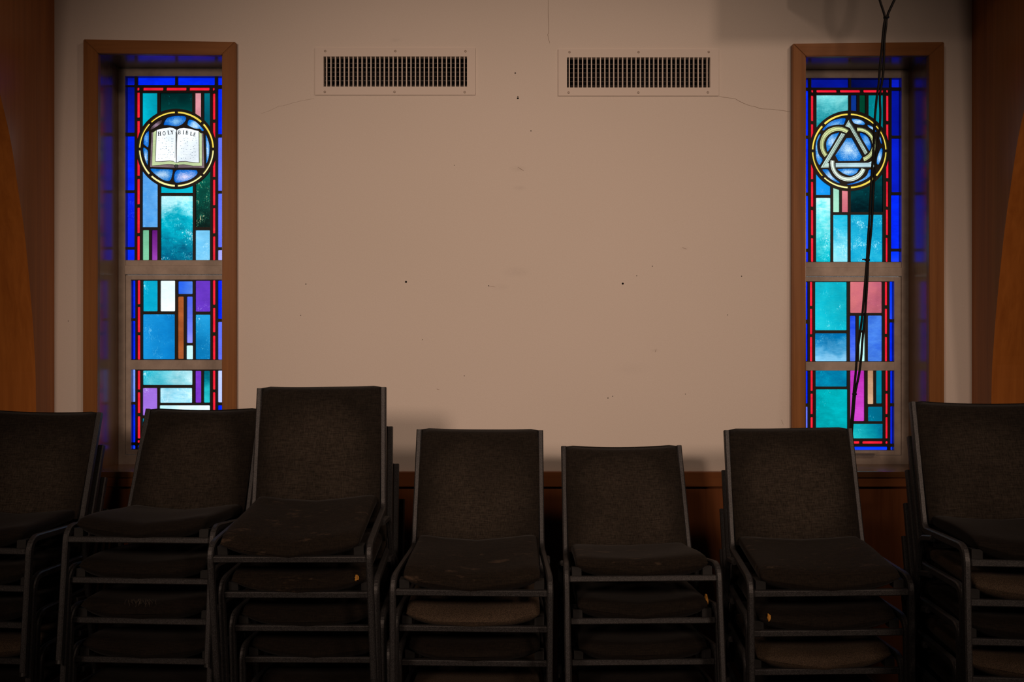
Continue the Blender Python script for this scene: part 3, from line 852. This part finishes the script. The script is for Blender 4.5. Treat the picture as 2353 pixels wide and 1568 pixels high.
# ---- window 2, upper light
c2 = (1951.4, 347.0)
pan = [rr((1832, 180.5, 1857, 202), gblue_d), rr((1863.5, 180.5, 1949, 202), G((4, 16, 128), (4, 20, 150))), rr((1955, 180.5, 2043.5, 202), G((2, 8, 60), (4, 14, 96), 'h')), rr((2048, 180.5, 2070.5, 201.5), G((8, 26, 190), (8, 24, 170)))]
for a, b in ((1864, 1868.5), (1875.6, 1922.4), (1929.6, 1976.4), (1983.4, 2029), (2036, 2040.5)): pan.append(rr((a, 207, b, 213), gred))
pan += [rr((1832, 208.5, 1857, 312), gblue), rr((1832, 318.7, 1857, 443), gblue), rr((1832, 450, 1857, 572), gblue_b), rr((1832, 579, 1857, 602), gblue)]
pan += [rr((2048, 208.5, 2070.5, 312), G((2, 12, 128), (4, 20, 150))), rr((2048, 318.7, 2070.5, 442), G((6, 30, 196), (4, 22, 180))), rr((2047, 449, 2069, 571.7), gblue), rr((2046.5, 578.3, 2069, 602), gblue_b)]
for r in [(1863, 220, 1869, 278.7), (1863, 285.5, 1869, 412), (1863, 418, 1869, 475.5), (1863, 483, 1869, 541), (1863, 547.7, 1869, 602),
          (2035.5, 220, 2042, 278.7), (2035.5, 286, 2042, 410), (2035.5, 417.3, 2041, 475.5), (2035, 482, 2041, 540.5), (2034.5, 546.8, 2040, 602)]:
    pan += strip_bite(r, c2, gred)
pan += [bt((1875.6, 219, 1949, 335), c2, G((130, 220, 220), (0, 120, 134), 'v', .45, .15)), bt((1955, 219, 1968, 330), c2, G((10, 52, 140), (8, 44, 126))), bt((1974.5, 219, 1988, 330), c2, G((0, 70, 44), (0, 60, 40))), bt((1995, 219, 2029, 330), c2, G((0, 134, 142), (0, 122, 132), 'n', .3, .1))]
pan += [bt((1874.6, 370, 1908, 448.7), c2, G((10, 150, 232), (24, 140, 224), 'n', .3, .2, (210, 180, 220))), rr((1874.6, 454.8, 1908.4, 602), G((196, 250, 248), (0, 178, 194), 'v', .5, .5, (235, 250, 255), (90, 222, 226))), bt((1914, 400, 1928.5, 488), c2, G((150, 214, 180), (180, 230, 206), 'n')), bt((1934, 400, 1948.6, 488), c2, G((226, 130, 136), (206, 104, 116), 'v', .4)),
        bt((1954, 380, 2028, 488), c2, G((0, 74, 78), (0, 24, 30), 'v', .35, .1)), rr((1914, 494, 1948, 602), G((30, 180, 212), (140, 226, 240), 'v', .45, .6)), rr((1954, 493.6, 2027.6, 602), G((0, 140, 190), (50, 186, 212), 'n', .5, .75))]
pan += ring(c2, 82.0, 86.4, [gyel, gyel, gyel, gyel, gyel, gyelp, gyel, gyel])
o8 = (1840, 230)
for pts, mt in (
    ([(355, 500), (365, 470), (470, 370), (600, 310), (720, 295), (738, 315), (715, 380), (690, 405), (580, 408), (450, 440), (390, 490)], gspk2),
    ([(828, 310), (900, 305), (1000, 330), (1050, 370), (1045, 400), (1000, 412), (900, 395), (860, 375)], gspk),
    ([(1090, 405), (1150, 420), (1215, 470), (1240, 515), (1215, 520), (1170, 490), (1100, 440)], gspk),
    ([(1262, 535), (1290, 570), (1320, 640), (1333, 710), (1310, 715), (1290, 650), (1262, 590)], gspk2),
    ([(600, 542), (625, 548), (450, 840), (418, 790), (415, 690), (460, 612), (520, 562)], gspk),
    ([(972, 542), (1010, 542), (1100, 602), (1152, 720), (1146, 795), (1120, 835), (1085, 785), (972, 590)], gspk2),
    ([(315, 555), (328, 565), (278, 680), (275, 800), (305, 900), (362, 970), (330, 1040), (300, 1068), (255, 980), (238, 840), (245, 700), (280, 600)], gspk),
    ([(1310, 795), (1340, 800), (1335, 900), (1300, 1010), (1270, 1060), (1240, 1040), (1245, 950), (1280, 850)], gspk),
    ([(350, 1140), (430, 1132), (460, 1150), (520, 1250), (640, 1348), (630, 1365), (560, 1340), (450, 1270), (380, 1190)], gspk),
    ([(612, 1130), (930, 1122), (945, 1145), (920, 1190), (850, 1232), (790, 1240), (700, 1212), (640, 1170)], gspk),
    ([(1165, 1137), (1180, 1150), (1170, 1210), (1080, 1290), (950, 1350), (830, 1385), (745, 1382), (860, 1357), (1000, 1300), (1080, 1230), (1110, 1150)], gspk2)):
    pan.append((roundel_px(round_poly(pts), o8), mt))
pan.append((roundel_px([(748, 622), (835, 618), (865, 665), (1010, 930), (965, 1000), (610, 1003), (560, 910)], o8), gspk))
gband = G((206, 226, 212), (168, 194, 178), 'n', .5); gbandy = G((228, 234, 178), (196, 204, 130), 'n', .5); gbandw = G((244, 250, 240), (216, 230, 206), 'n', .5); gbar = G((200, 226, 232), (174, 206, 214), 'n', .5)
cL, cR, cB = (610, 735), (945, 735), (780, 1035)
bands = [
    ([(787, 320), (1098, 858), (1048, 902), (838, 532), (800, 462), (724, 430)], gband),
    ([(664, 538), (732, 556), (446, 1030), (466, 1036), (464, 1106), (322, 1110)], gband),
    ([(566, 1032), (1110, 1027), (1166, 1000), (1222, 1102), (566, 1104)], gbar),
    (arcband(cL, 228, 300, 54, 222, 16), gbandy), (arcband(cR, 222, 284, 96, -72, 16), gbandy), (arcband(cB, 230, 300, 170, 340, 16), gbandw)]
for pts, mt in bands: pan.append((roundel_px(pts, o8), mt))
panB, ctrB = build_panel(w2, (1831, 180, 2071, 602.5), pan, 'upper leaded panel with triangle and trefoil roundel')
def arcline(c, r, a0, a1, n=16): return roundel_px([(c[0] + r * math.cos(math.radians(a0 + (a1 - a0) * k / n)), c[1] - r * math.sin(math.radians(a0 + (a1 - a0) * k / n))) for k in range(n + 1)], o8)
for c, r0, r1, a0, a1 in ((cL, 245, 283, 56, 220), (cR, 236, 270, 94, -70), (cB, 247, 284, 172, 338)):
    stroke(panB, ctrB, 'painted_line', arcline(c, r0, a0, a1), 0.75); stroke(panB, ctrB, 'painted_line', arcline(c, r1, a0, a1), 0.75)
for pts in ([(790, 352), (1072, 878)], [(744, 424), (790, 352)], [(800, 420), (1058, 888)], [(690, 546), (362, 1090), (464, 1090)], [(716, 552), (420, 1042)], [(566, 1050), (1180, 1048)], [(566, 1086), (1200, 1086)]):
    stroke(panB, ctrB, 'painted_line', roundel_px(pts, o8), 0.75)

# ---- window 2, lower lights
pan = [rr((1847, 648, 1855.7, 735), gblue), rr((1847, 744, 1855.7, 830), gblue)]
for a, b in ((648, 703.6), (710, 768.5), (774.6, 830.6)): pan.append(rr((1860.6, a, 1866.7, b), gred))
for a, b in ((648, 702), (709.7, 768), (774.6, 830.6)): pan.append(rr((2032.6, a, 2038.8, b), gred))
pan += [rr((2043.4, 647.5, 2054, 734), gblue_b), rr((2043.4, 741.5, 2054, 830), gblue)]
pan += [rr((1872.5, 648.5, 1945.7, 759.3), G((40, 196, 206), (0, 172, 196), 'n', .35, .4)), rr((1872.5, 766.3, 1945.7, 830.3), G((0, 110, 168), (130, 196, 232), 'v', .4, .4)), rr((1953, 648, 2026.5, 719.5), G((206, 108, 112), (186, 92, 110), 'h', .5, .2, (240, 190, 170))),
        rr((1952.4, 726, 1966, 830.3), G((20, 60, 206), (90, 120, 230), 'v', .35)), rr((1973, 726, 1987, 759.3), G((0, 150, 170))), rr((1974, 764.8, 1987, 830.3), G((190, 246, 236))), rr((1993.5, 725.6, 2026.5, 830.3), G((40, 90, 210), (90, 150, 236), 'n', .45))]
build_panel(w2, (1846, 647, 2056, 831.5), pan, 'middle leaded panel with a large pink pane')
pan = []
for a, b in ((851.7, 898.6), (905, 952), (959, 1008)): pan += [rr((1862, a, 1868, b), gred), rr((2034, a, 2040, b), gred)]
pan += [rr((1847, 852.5, 1856, 927.6), gblue), rr((1847, 935, 1856, 1020), gperi), rr((1847, 1027, 1856, 1034.5), gblue), rr((2045, 852.5, 2054, 927), gblue), rr((2045, 934, 2054, 1020), G((6, 26, 200), (8, 40, 230))), rr((2045.5, 1027, 2054, 1034.5), gblue_b)]
pan += [rr((1873.5, 851.7, 1946, 888.8), G((0, 96, 140), (0, 152, 184), 'n', .5, .15)), rr((1874.4, 895, 1947, 1008), G((0, 142, 150), (0, 190, 196), 'n', .4, .3)), rr((1953, 851.7, 1986, 968), G((186, 40, 170), (206, 70, 196), 'v', .5)),
        rr((1993, 851.7, 2007, 929), G((170, 124, 92), (214, 168, 130), 'v', .4)), rr((2012.7, 851.7, 2026.5, 927.6), G((0, 128, 148), (0, 112, 140))), rr((1994, 935, 2028, 968.4), G((0, 112, 140), (0, 98, 128), 'n', .3, .1)), rr((1953, 974.5, 2028.7, 1008), G((30, 190, 190), (0, 110, 140), 'h', .3, .2))]
for a, b in ((1862, 1868), (1875.6, 1922.4), (1929.6, 1975), (1981, 2028), (2034, 2040)): pan.append(rr((a, 1014.5, b, 1020), gred))
for a, b in ((1863.5, 1949), (1955, 2038.8)): pan.append(rr((a, 1027, b, 1034.5), gblue_b))
build_panel(w2, (1846, 851, 2056, 1036), pan, 'lowest leaded panel with a magenta pane')

# ------------------------------------------------------------------ chairs
# local frame: origin on the floor under the seat/back junction, -y is the front of the chair
JH = 0.50
WT, WS, WF, YT, ZT_, YF, ZF = 0.238, 0.235, 0.258, 0.13, 0.365, 0.39, 0.089

def fillet(pts, r, n=8):
    out = [Vector(pts[0])]
    for i in range(1, len(pts) - 1):
        a, b, c = Vector(pts[i - 1]), Vector(pts[i]), Vector(pts[i + 1])
        d0, d1 = (a - b).normalized(), (c - b).normalized()
        p0, p1 = b + d0 * r[i - 1], b + d1 * r[i - 1]
        for k in range(n + 1):
            t = k / n
            out.append(p0 * (1 - t) ** 2 + b * 2 * t * (1 - t) + p1 * t * t)
    return out + [Vector(pts[-1])]

def rect_tube(name, path, wx_, wy_, axis=Vector((1, 0, 0)), bev=0.004):
    """rectangular tube with rounded corners swept along a path; axis is the direction of its wx_ side"""
    bm = bmesh.new(); prev = None; rows = []
    sec = []
    for sx, sy in ((1, 1), (-1, 1), (-1, -1), (1, -1)):
        cx, cy = sx * (wx_ / 2 - bev), sy * (wy_ / 2 - bev)
        a0 = {(1, 1): 0, (-1, 1): 90, (-1, -1): 180, (1, -1): 270}[(sx, sy)]
        for a in (a0, a0 + 90):
            sec.append((cx + bev * math.cos(math.radians(a)), cy + bev * math.sin(math.radians(a))))
    for i, p in enumerate(path):
        t = (path[min(i + 1, len(path) - 1)] - path[max(i - 1, 0)]).normalized()
        ax = (axis - t * axis.dot(t)).normalized(); n = t.cross(ax)
        rows.append([bm.verts.new(p + ax * a + n * b) for a, b in sec])
    for a, b in zip(rows, rows[1:]):
        for k in range(len(sec)):
            j = (k + 1) % len(sec)
            bm.faces.new((a[k], a[j], b[j], b[k]))
    bm.faces.new(rows[0]); bm.faces.new(rows[-1][::-1])
    return bm_mesh(bm, name)

def seat_me(seed, lump=1.0):
    r = random.Random(seed)
    bm = bmesh.new(); rows = []
    ph = [r.uniform(0, 6.28) for _ in range(6)]
    NV, NU = 16, 28
    for i in range(NV + 1):
        v = i / NV                                   # 0 rear .. 1 front
        e = 1.0
        if v > 0.86: e = math.sqrt(max(0.0, 1 - ((v - 0.86) / 0.14) ** 2)) * 0.85 + 0.15
        if v < 0.08: e = math.sqrt(max(0.0, 1 - ((0.08 - v) / 0.08) ** 2)) * 0.7 + 0.3
        y = 0.008 - v * (YF + 0.012)
        hw = (0.214 + 0.012 * v) * (0.985 + 0.015 * e)
        th = (0.056 + 0.012 * v) * e
        top = 0.002 - 0.016 * v * v
        cz = top - (0.056 + 0.012 * v) / 2
        row = []
        for k in range(NU):
            a = 2 * PI * k / NU
            ca, sa = math.cos(a), math.sin(a)
            x = hw * math.copysign(abs(ca) ** 0.38, ca)
            z = th / 2 * math.copysign(abs(sa) ** 0.55, sa)
            u = x / hw
            sag = (0.022 + 0.008 * v) * (1 - u * u) - 0.010
            crown = 0.0022 * math.sin(2.6 * u + ph[0]) * lump + 0.0025 * math.sin(7 * v + 2 * u + ph[1]) * lump
            yy = y - 0.018 * (1 - u * u) * v * v
            row.append(bm.verts.new((x, yy, JH + cz + z - sag + (crown if sa > 0 else crown * 0.4))))
        rows.append(row)
    for a, b in zip(rows, rows[1:]):
        for k in range(NU):
            j = (k + 1) % NU
            bm.faces.new((a[k], a[j], b[j], b[k]))
    bm.faces.new(rows[0]); bm.faces.new(rows[-1][::-1])
    return bm_mesh(bm, 'seat', True)

def back_me(seed):
    r = random.Random(seed)
    bm = bmesh.new()
    NX, NZ = 14, 14
    ph = r.uniform(0, 6.28); dip = r.uniform(0.004, 0.010)
    def pt(u, v, side):
        hw = WS - 0.0118
        x = u * hw
        zt = ZT_ + 0.007 - dip * (1 - u * u) - 0.006 * max(0, abs(u) - 0.9) / 0.1
        z = -0.03 + v * (zt + 0.03)
        y = YT * (z / ZT_) + 0.024 * (1 - u * u) * (0.35 + 0.65 * v) + 0.002 * math.sin(5 * u + ph)
        th = 0.013 * math.sqrt(max(0.0, 1 - max(0.0, (v - 0.90) / 0.10) ** 2)) * (1 - 0.5 * max(0.0, abs(u) - 0.92) / 0.08)
        return (x, y + side * th, JH + z)
    F = [[bm.verts.new(pt(-1 + 2 * i / NX, j / NZ, -1)) for i in range(NX + 1)] for j in range(NZ + 1)]
    B = [[bm.verts.new(pt(-1 + 2 * i / NX, j / NZ, 1)) for i in range(NX + 1)] for j in range(NZ + 1)]
    for j in range(NZ):
        for i in range(NX):
            bm.faces.new((F[j][i], F[j][i + 1], F[j + 1][i + 1], F[j + 1][i]))
            bm.faces.new((B[j][i + 1], B[j][i], B[j + 1][i], B[j + 1][i + 1]))
        bm.faces.new((F[j][0], F[j + 1][0], B[j + 1][0], B[j][0]))
        bm.faces.new((F[j][NX], B[j][NX], B[j + 1][NX], F[j + 1][NX]))
    for i in range(NX):
        bm.faces.new((F[0][i], B[0][i], B[0][i + 1], F[0][i + 1]))
        bm.faces.new((F[NZ][i], F[NZ][i + 1], B[NZ][i + 1], B[NZ][i]))
    bmesh.ops.remove_doubles(bm, verts=bm.verts, dist=1e-5)
    return bm_mesh(bm, 'backrest', True)

CH = {}
for s in (-1, 1):
    path = fillet([(s * WF, -YF - 0.014, 0.012), (s * WF, -YF, JH - 0.048), (s * (WS - 0.001), 0.002, JH - 0.052), (s * (WT - 0.010), YT, JH + ZT_)], [0.05, 0.035])
    path = [path[0], path[0].lerp(path[1], 0.5)] + path[1:]
    CH['side', s] = rect_tube('side_frame', path, 0.020, 0.024)
    CH['rear', s] = rect_tube('rear_leg', fillet([(s * (WS + 0.018), -0.12, JH - 0.062), (s * (WS + 0.020), -0.02, JH - 0.075), (s * (WS + 0.024), 0.055, 0.012)], [0.04]), 0.018, 0.020)
    CH['glide', s] = None
    bm = bmesh.new(); box_bm(bm, s * 0.222 - 0.016, s * 0.222 + 0.016, -YF + 0.010, -YF + 0.045, JH - 0.080, JH - 0.052)
    CH['tab', s] = bm_mesh(bm, 'seat_bracket')
bm = bmesh.new(); box_bm(bm, -WF + 0.010, WF - 0.010, -YF - 0.012, -YF + 0.008, JH - ZF - 0.010, JH - ZF + 0.010)
bmesh.ops.recalc_face_normals(bm, faces=bm.faces)
bmesh.ops.bevel(bm, geom=list(bm.edges), offset=0.003, segments=1, affect='EDGES')
CH['bar'] = bm_mesh(bm, 'crossbar')
bm = bmesh.new(); box_bm(bm, -WS + 0.008, WS - 0.008, -0.075, -0.055, JH - 0.098, JH - 0.082)
CH['bar2'] = bm_mesh(bm, 'crossbar')
bm = bmesh.new(); bmesh.ops.create_cone(bm, cap_ends=True, segments=12, radius1=0.013, radius2=0.011, depth=0.016)
CH['foot'] = bm_mesh(bm, 'glide')
SEATS = [seat_me(i) for i in range(5)]
BACKS = [back_me(20 + i) for i in range(5)]
for m in list(SEATS): m.materials.append(M['seat'])
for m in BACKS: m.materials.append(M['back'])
for k_, m in CH.items():
    if m is not None: m.materials.append(M['rubber'] if k_ == 'foot' else M['bracket'] if k_[0] == 'tab' else M['metal'])

def chair(loc, yaw, pitch, roll, label, group, var, seatmat=None):
    Rm = Matrix.Rotation(yaw, 4, 'Z') @ Matrix.Rotation(pitch, 4, 'X') @ Matrix.Rotation(roll, 4, 'Y')
    J = Vector(loc)                                   # where the seat meets the back
    base = J + Rm.to_3x3() @ Vector((0, 0, -JH))
    e = empty('stacking_chair', base, Rm.to_euler())
    tag(e, label, 'chair', group)
    st = SEATS[var % 5]
    if seatmat:
        st = st.copy(); st.materials.clear(); st.materials.append(M[seatmat])
    obj('seat', st, None, e)
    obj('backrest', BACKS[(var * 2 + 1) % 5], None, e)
    for s in (-1, 1):
        obj('side_frame', CH['side', s], None, e)
        obj('rear_leg', CH['rear', s], None, e)
        obj('seat_bracket', CH['tab', s], None, e)
        obj('glide', CH['foot'], None, e, (s * WF, -YF - 0.014, 0.008))
        obj('glide', CH['foot'], None, e, (s * (WS + 0.024), 0.055, 0.008))
    obj('crossbar', CH['bar'], None, e)
    obj('crossbar', CH['bar2'], None, e)
    return e

# top chair of each stack (seat/back junction, relative to the eye), step to the next one down
STK = [
    ('G', (-1.862, 3.786, -0.640), (-0.074, -0.045, 0.009), (-0.002, 0.030, -0.132), 0.006, 5, 'stack cut by the left photo edge'),
    ('A', (-1.228, 3.773, -0.622), (-0.095, -0.092, -0.009), (-0.006, 0.030, -0.142), 0.010, 5, 'stack in front of Bible window'),
    ('B', (-0.695, 3.567, -0.552), (-0.051, 0.152, -0.012), (0.010, 0.095, -0.150), -0.036, 5, 'tallest stack beside Bible window'),
    ('C', (-0.125, 3.646, -0.709), (-0.019, 0.068, 0.006), (0.002, 0.070, -0.141), -0.010, 4, 'stack midway between the windows'),
    ('D', (0.436, 3.763, -0.763), (0.013, -0.126, -0.005), (0.006, 0.040, -0.148), 0.016, 4, 'lowest stack below right vent'),
    ('E', (1.031, 3.598, -0.702), (-0.011, 0.054, -0.015), (0.006, 0.055, -0.154), -0.026, 4, 'stack in front of triangle window'),
    ('F', (1.596, 3.276, -0.574), (-0.044, -0.041, 0.012), (0.004, 0.028, -0.121), 0.004, 6, 'stack cut by the right photo edge'),
]
ORD = ['top', 'second from top', 'third from top', 'fourth from top', 'fifth from top', 'sixth from top']
LIGHT = {('C', 1), ('C', 3), ('E', 2), ('F', 1), ('F', 3), ('G', 3)}
WORN = {('B', 0), ('C', 0), ('E', 0), ('B', 1), ('D', 0)}
CHAIRS = {}
var = 0
for nm, t, (yaw, pit, rol), st, dp, n, where in STK:
    for k in range(n):
        x, y, z = (t[i] + k * st[i] for i in range(3))
        z += CAMH
        p = pit + dp * k; rl = rol
        if k == n - 1: p, rl, z = 0.0, 0.0, JH
        seatm = 'seat_light' if (nm, k) in LIGHT else ('seat_worn' if (nm, k) in WORN else None)
        what = {'seat_light': 'Chair with lighter brown seat', 'seat_worn': 'Dark chair with worn seat'}.get(seatm, 'Dark fabric stacking chair')
        lab = '%s, %s in %s' % (what, 'bottom' if k == n - 1 else ORD[k], where)
        CHAIRS[nm, k] = chair((x, y, z), yaw, p, rl, lab, 'stacked chairs along the wall', var, seatm)
        var += 1

# torn covers: foam showing, loose threads
def tear(ch, name, loc, size, mat, seed, label):
    r = random.Random(seed)
    bm = bmesh.new()
    bmesh.ops.create_icosphere(bm, subdivisions=2, radius=1.0)
    for v in bm.verts:
        f = 1 + r.uniform(-0.35, 0.35)
        v.co = Vector((v.co.x * size[0] * f, v.co.y * size[1] * f, v.co.z * size[2] * f))
    o = obj(name, bm_mesh(bm, name), mat, ch, loc); o['label'] = label
tear(CHAIRS['B', 1], 'foam_tear', (0.196, -YF - 0.006, JH - 0.032), (0.007, 0.008, 0.009), M['foam'], 1, 'yellow foam showing at a torn corner')
tear(CHAIRS['D', 1], 'foam_tear', (0.224, -YF + 0.022, JH - 0.026), (0.006, 0.014, 0.020), M['foam'], 2, 'yellow foam showing at a torn seam')
tear(CHAIRS['E', 1], 'foam_tear', (-0.192, -YF - 0.006, JH - 0.036), (0.005, 0.008, 0.012), M['foam'], 3, 'yellow foam showing at a small tear')
bm = bmesh.new(); r = random.Random(5)
for i in range(34):
    p = Vector((r.gauss(0.0, 0.022), -YF - 0.021, JH - 0.010 - r.uniform(0, 0.008)))
    a = r.uniform(-1.2, 1.2); row0 = None
    for k in range(4):
        row = [bm.verts.new(p + Vector(q)) for q in ((-0.0004, 0, 0), (0.0004, 0, 0), (0, -0.0007, 0))]
        if row0:
            for q in range(3): bm.faces.new((row0[q], row0[(q + 1) % 3], row[(q + 1) % 3], row[q]))
        row0 = row; a += r.uniform(-0.6, 0.6)
        p = p + Vector((math.sin(a), r.uniform(-0.4, 0.1), -math.cos(a))) * r.uniform(0.004, 0.008)
th = obj('loose_threads', bm_mesh(bm, 'loose_threads'), M['trim_thread'], CHAIRS['A', 2]); th['kind'] = 'stuff'; th['label'] = 'frayed threads along the seat front'

# ------------------------------------------------------------------ unseen speaker box, added to cast the upper wall shadow; hanging cable
sp = tag(empty('added_speaker', (1.50, 3.98, 3.12)), 'unseen black speaker box added to shade the wall above the triangle window', 'added_speaker')
def spb(name, *a, mat=M['rubber'], bevel=0.0):
    o = box(name, *a, mat, None, bevel); o.parent = sp; o.matrix_parent_inverse = Matrix.Translation(sp.location).inverted(); return o
spb('cabinet', 1.10, 1.90, 3.80, 4.10, 3.12, 3.52, bevel=0.01)
spb('grille', 1.125, 1.875, 3.788, 3.80, 3.145, 3.495, mat=M['duct'], bevel=0.004)
spb('bracket', 1.46, 1.54, 4.10, WALL, 3.26, 3.38)

cb = tag(empty('hanging_cable', P(2036, 38, 3.80)), 'black twin cable tied together hanging in front of the triangle window', 'cable')
def cpath(lst, Y0, Y1):
    n = len(lst); y_lo, y_hi = lst[0][1], lst[-1][1]
    return [P(x, y, Y0 + (Y1 - Y0) * (y - y_lo) / (y_hi - y_lo)) for x, y in lst]
sa = [(2014, -28), (2022, 2), (2033, 38), (2031, 60), (2028, 90), (2025.5, 120), (2022, 150), (2019.5, 190), (2014, 230), (2009, 290), (2007, 340), (2002, 420), (1998, 500), (1994, 560), (1992, 598), (1987, 660), (1982, 720), (1977, 760), (1970, 810), (1966, 860), (1962, 900), (1958, 950), (1955, 985), (1953, 1030)]
sb_ = [(2066, -30), (2054, 2), (2039, 36), (2036, 60), (2032.5, 90), (2031.5, 120), (2030.5, 150), (2028, 180), (2022, 220), (2023, 260), (2021, 300), (2015, 340), (2008, 420), (2004, 500), (1999, 560), (1995, 598), (1992, 660), (1988, 720), (1982, 780), (1979, 820), (1974, 860), (1965, 905), (1961, 950), (1958, 985), (1956, 1030)]
for s_ in (sa, sb_):
    pts = cpath(s_, 3.80, 3.86)
    e = pts[-1]
    pts += [Vector((e.x + 0.03, 3.98, e.z - 0.10)), Vector((e.x + 0.06, 4.10, e.z - 0.35)), Vector((e.x + 0.06, 4.12, 0.5)), Vector((e.x + 0.08, 4.12, 0.02))]
    # up to the underside of the cabinet
    pts = [Vector((pts[0].x + (pts[0].x - pts[1].x) * 0.25, 3.86, 3.122))] + pts
    o = obj('strand', tube_me('strand', smooth_line(pts, 5), 0.0047, 8), M['cable'])
    o.parent = cb; o.matrix_parent_inverse = Matrix.Translation(cb.location).inverted()
for px, py, w_ in ((2036.5, 40, 0.011), (1993, 598, 0.010), (1963.5, 906, 0.009)):
    p = P(px, py, 3.80 + 0.06 * (py + 28) / 1058)
    bm = bmesh.new(); bmesh.ops.create_cone(bm, cap_ends=True, segments=12, radius1=w_, radius2=w_, depth=0.006)
    if py == 598: box_bm(bm, -0.020, -0.006, -0.002, 0.002, 0.000, 0.005)
    o = obj('cable_tie', bm_mesh(bm, 'cable_tie'), M['cable'], cb); o.location = p - cb.location
